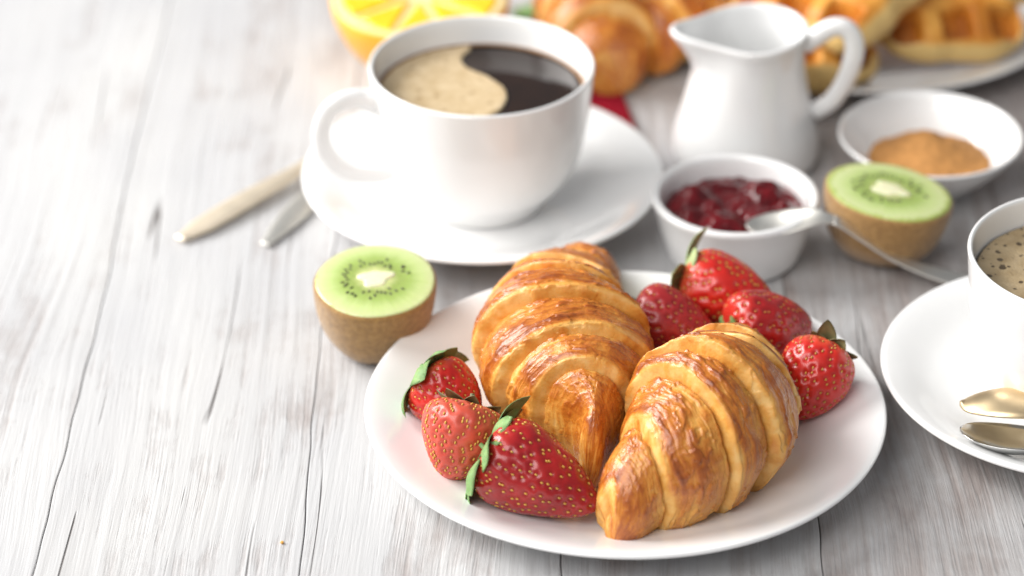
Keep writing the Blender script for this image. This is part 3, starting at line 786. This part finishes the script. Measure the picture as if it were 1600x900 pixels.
def waffle(label, loc, rot, sx, sy, seed, hgt=.025, cell=.0245):
    n = 110
    u = np.linspace(-1, 1, n); U_, V_ = np.meshgrid(u, u, indexing='ij')
    # squircle outline with ragged edge
    r = np.maximum(np.abs(U_), np.abs(V_)); ang = np.arctan2(V_, U_)
    rad = (np.abs(np.cos(ang)) ** 4 + np.abs(np.sin(ang)) ** 4) ** -.25
    k = r * rad / np.maximum(np.hypot(U_, V_), 1e-6)
    edge = 1 + .10 * perlin(np.stack([np.cos(ang) * 2.6, np.sin(ang) * 2.6, ang * 0 + seed], -1))
    X = U_ * k * edge * sx; Y = V_ * k * edge * sy
    def pocket(q):
        f = np.abs(((q / cell + .5) % 1) - .5) * 2     # 0 at cell centre .. 1 at ridge
        return 1 - sstep(.42, .72, f)
    pk = pocket(X) * pocket(Y) * (1 - sstep(.93, .985, r))
    puff = np.sqrt(np.clip(1 - r ** 6, 0, 1))
    top = hgt * .5 * puff + .0012 * perlin(np.stack([X * 60, Y * 60, X * 0 + seed], -1)) - .0095 * pk
    bot = -hgt * .5 * puff + .0085 * pk
    toast = .56 + .18 * pk - .70 * sstep(.90, .985, r) + .25 * perlin(np.stack([X * 45, Y * 45, X * 0 + seed + 3], -1))
    Vt = np.stack([X, Y, top], -1).reshape(-1, 3); Vb = np.stack([X, Y, np.minimum(bot, top - .0005)], -1).reshape(-1, 3)
    F = grid_faces(n, n, False); m0 = n * n
    F = F + [tuple(m0 + q for q in f[::-1]) for f in F]
    ring = [i for i in range(n)] + [i * n + n - 1 for i in range(1, n)] + [(n - 1) * n + j for j in range(n - 2, -1, -1)] + [i * n for i in range(n - 2, 0, -1)]
    F += [(ring[i], ring[(i + 1) % len(ring)], m0 + ring[(i + 1) % len(ring)], m0 + ring[i]) for i in range(len(ring))]
    o = mesh("waffle", np.concatenate([Vt, Vb]), F, WAF, None, attr={'toast': np.concatenate([toast.ravel(), toast.ravel()])})
    o.location = loc; o.rotation_euler = rot
    return tag(o, label, "waffle", "waffles on the plate at the top right")
waffle("golden waffle lowest on the plate, seen through the jug's handle", (.1300, .1860, .0225), (R(3), R(2), R(8)), .039, .037, 1)
waffle("golden waffle stacked on top behind the cream jug, pale corner to the viewer", (.1480, .1930, .0460), (R(13), R(-4), R(-38)), .041, .036, 2)
waffle("waffle wedged upright between the stacked pair and the grid-faced one", (.1790, .2230, .0400), (R(34), R(-6), R(-30)), .034, .034, 6)
waffle("waffle with pale rounded edge in the middle of the waffle plate", (.2030, .2080, .0370), (R(26), R(4), R(12)), .037, .036, 3)
waffle("waffle at the far right of the waffle plate", (.2400, .2320, .0560), (R(30), R(-8), R(-8)), .034, .035, 4)

# ------------------------------------------------------------------ background croissants, napkin, leaf
SB = [(.051, .172, .010, .018), (.047, .182, .018, .032), (.042, .198, .024, .044), (.039, .222, .027, .050), (.040, .246, .022, .042), (.045, .264, .011, .025)]
croissant_obj("golden croissant behind the coffee cup, its tip pointing at the red napkin", SB, [0, .16, .33, .52, .70, .85, 1.], 3, 240, 160, 5, .003, amp=.36, group="croissants lying behind the cup")
SB2 = [(.066, .192, .009, .018), (.071, .203, .016, .032), (.079, .220, .022, .044), (.084, .244, .024, .048), (.080, .268, .018, .036), (.072, .284, .009, .02)]
b2 = croissant_obj("golden croissant just left of the cream jug's lip in the background", SB2, [0, .16, .33, .52, .70, .85, 1.], 3, 240, 160, 6, .0045, amp=.36, group="croissants lying behind the cup")
b2.rotation_euler = (0, R(-12), 0)

NAP, nt, b = new_mat("red_cotton")
c = objcoord(nt)
wv = N(nt, "ShaderNodeTexWave", inp={"Scale": 500.}); nt.links.new(c, wv.inputs["Vector"])
wv2 = N(nt, "ShaderNodeTexWave", inp={"Scale": 500.}, bands_direction='Y'); nt.links.new(c, wv2.inputs["Vector"])
wv_ = math_n(nt, 'MULTIPLY', wv.outputs["Fac"], wv2.outputs["Fac"])
nt.links.new(ramp(nt, math_n(nt, 'ADD', math_n(nt, 'MULTIPLY', noise(nt, c, 200, 4), .7), math_n(nt, 'MULTIPLY', wv_, .3)), [(.25, (.20, .005, .015)), (.7, (.36, .012, .03))]), b.inputs["Base Color"])
b.inputs["Roughness"].default_value = .95; b.inputs["Specular IOR Level"].default_value = .1
bump(nt, b, wv_, .4, .0005)
nx, ny = 40, 40
V = []
for lay in (0, 1):
    for i in range(nx):
        for j in range(ny):
            u, v = i / (nx - 1), j / (ny - 1)
            x = -.030 + (.0905 - .012 * v) * u; y = .1185 + .078 * v
            z = .0024 * (1 - lay) + .0008 * (1 + float(np.sin(u * 9 + v * 3))) * (1 - lay) * min(1, 8 * min(u, 1 - u, v, 1 - v)) + .0003
            V.append((x, y, z))
F = grid_faces(nx, ny, False); m0 = nx * ny
F = [f[::-1] for f in F] and F + [tuple(m0 + q for q in f[::-1]) for f in F]
ring = [i for i in range(ny)] + [i * ny + ny - 1 for i in range(1, nx)] + [(nx - 1) * ny + j for j in range(ny - 2, -1, -1)] + [i * ny for i in range(nx - 2, 0, -1)]
F += [(ring[i], ring[(i + 1) % len(ring)], m0 + ring[(i + 1) % len(ring)], m0 + ring[i]) for i in range(len(ring))]
tag(mesh("napkin", V, F, NAP), "folded red cotton napkin behind the black coffee's saucer", "napkin")

lf = leaf_blade("leaf", .030, .008, .5, LEAF['fresh'], None, Matrix.Translation((.000, .262, .0015)) @ Matrix.Rotation(R(-20), 4, 'Z') @ Matrix.Rotation(R(-8), 4, 'Y'))
tag(lf, "small dark green leaf just behind the coffee cup's back rim", "leaf")

# ------------------------------------------------------------------ crumbs of pastry
def crumb(label, loc, size, seed):
    rng = np.random.RandomState(seed)
    th = np.linspace(0, np.pi, 7); ph = np.linspace(0, 2 * np.pi, 10, endpoint=False)
    V = np.array([[(math.sin(t) * math.cos(p), math.sin(t) * math.sin(p), .45 * math.cos(t)) for p in ph] for t in th])
    V *= (1 + .5 * perlin(V * 1.7 + seed))[..., None] * size
    o = mesh("pastry_crumb", V.reshape(-1, 3), grid_faces(7, 10), CRUST, None, attr={'toast': np.full(70, .12 + .1 * rng.rand())})
    o.location = loc; o.rotation_euler = (.2, .1, rng.rand() * 6)
    return tag(o, label, "crumb")
crumb("tiny golden pastry crumb on the plate, right of the front croissant", (.0890, -.1880, .0113), .0009, 3)
crumb("tiny pastry flake on the plate close to the front croissant's tip", (.0620, -.2030, .0112), .0008, 5)
crumb("tiny yellow pastry crumb on the bare table left of the plate", (-.0855, -.1845, .0006), .0008, 8)
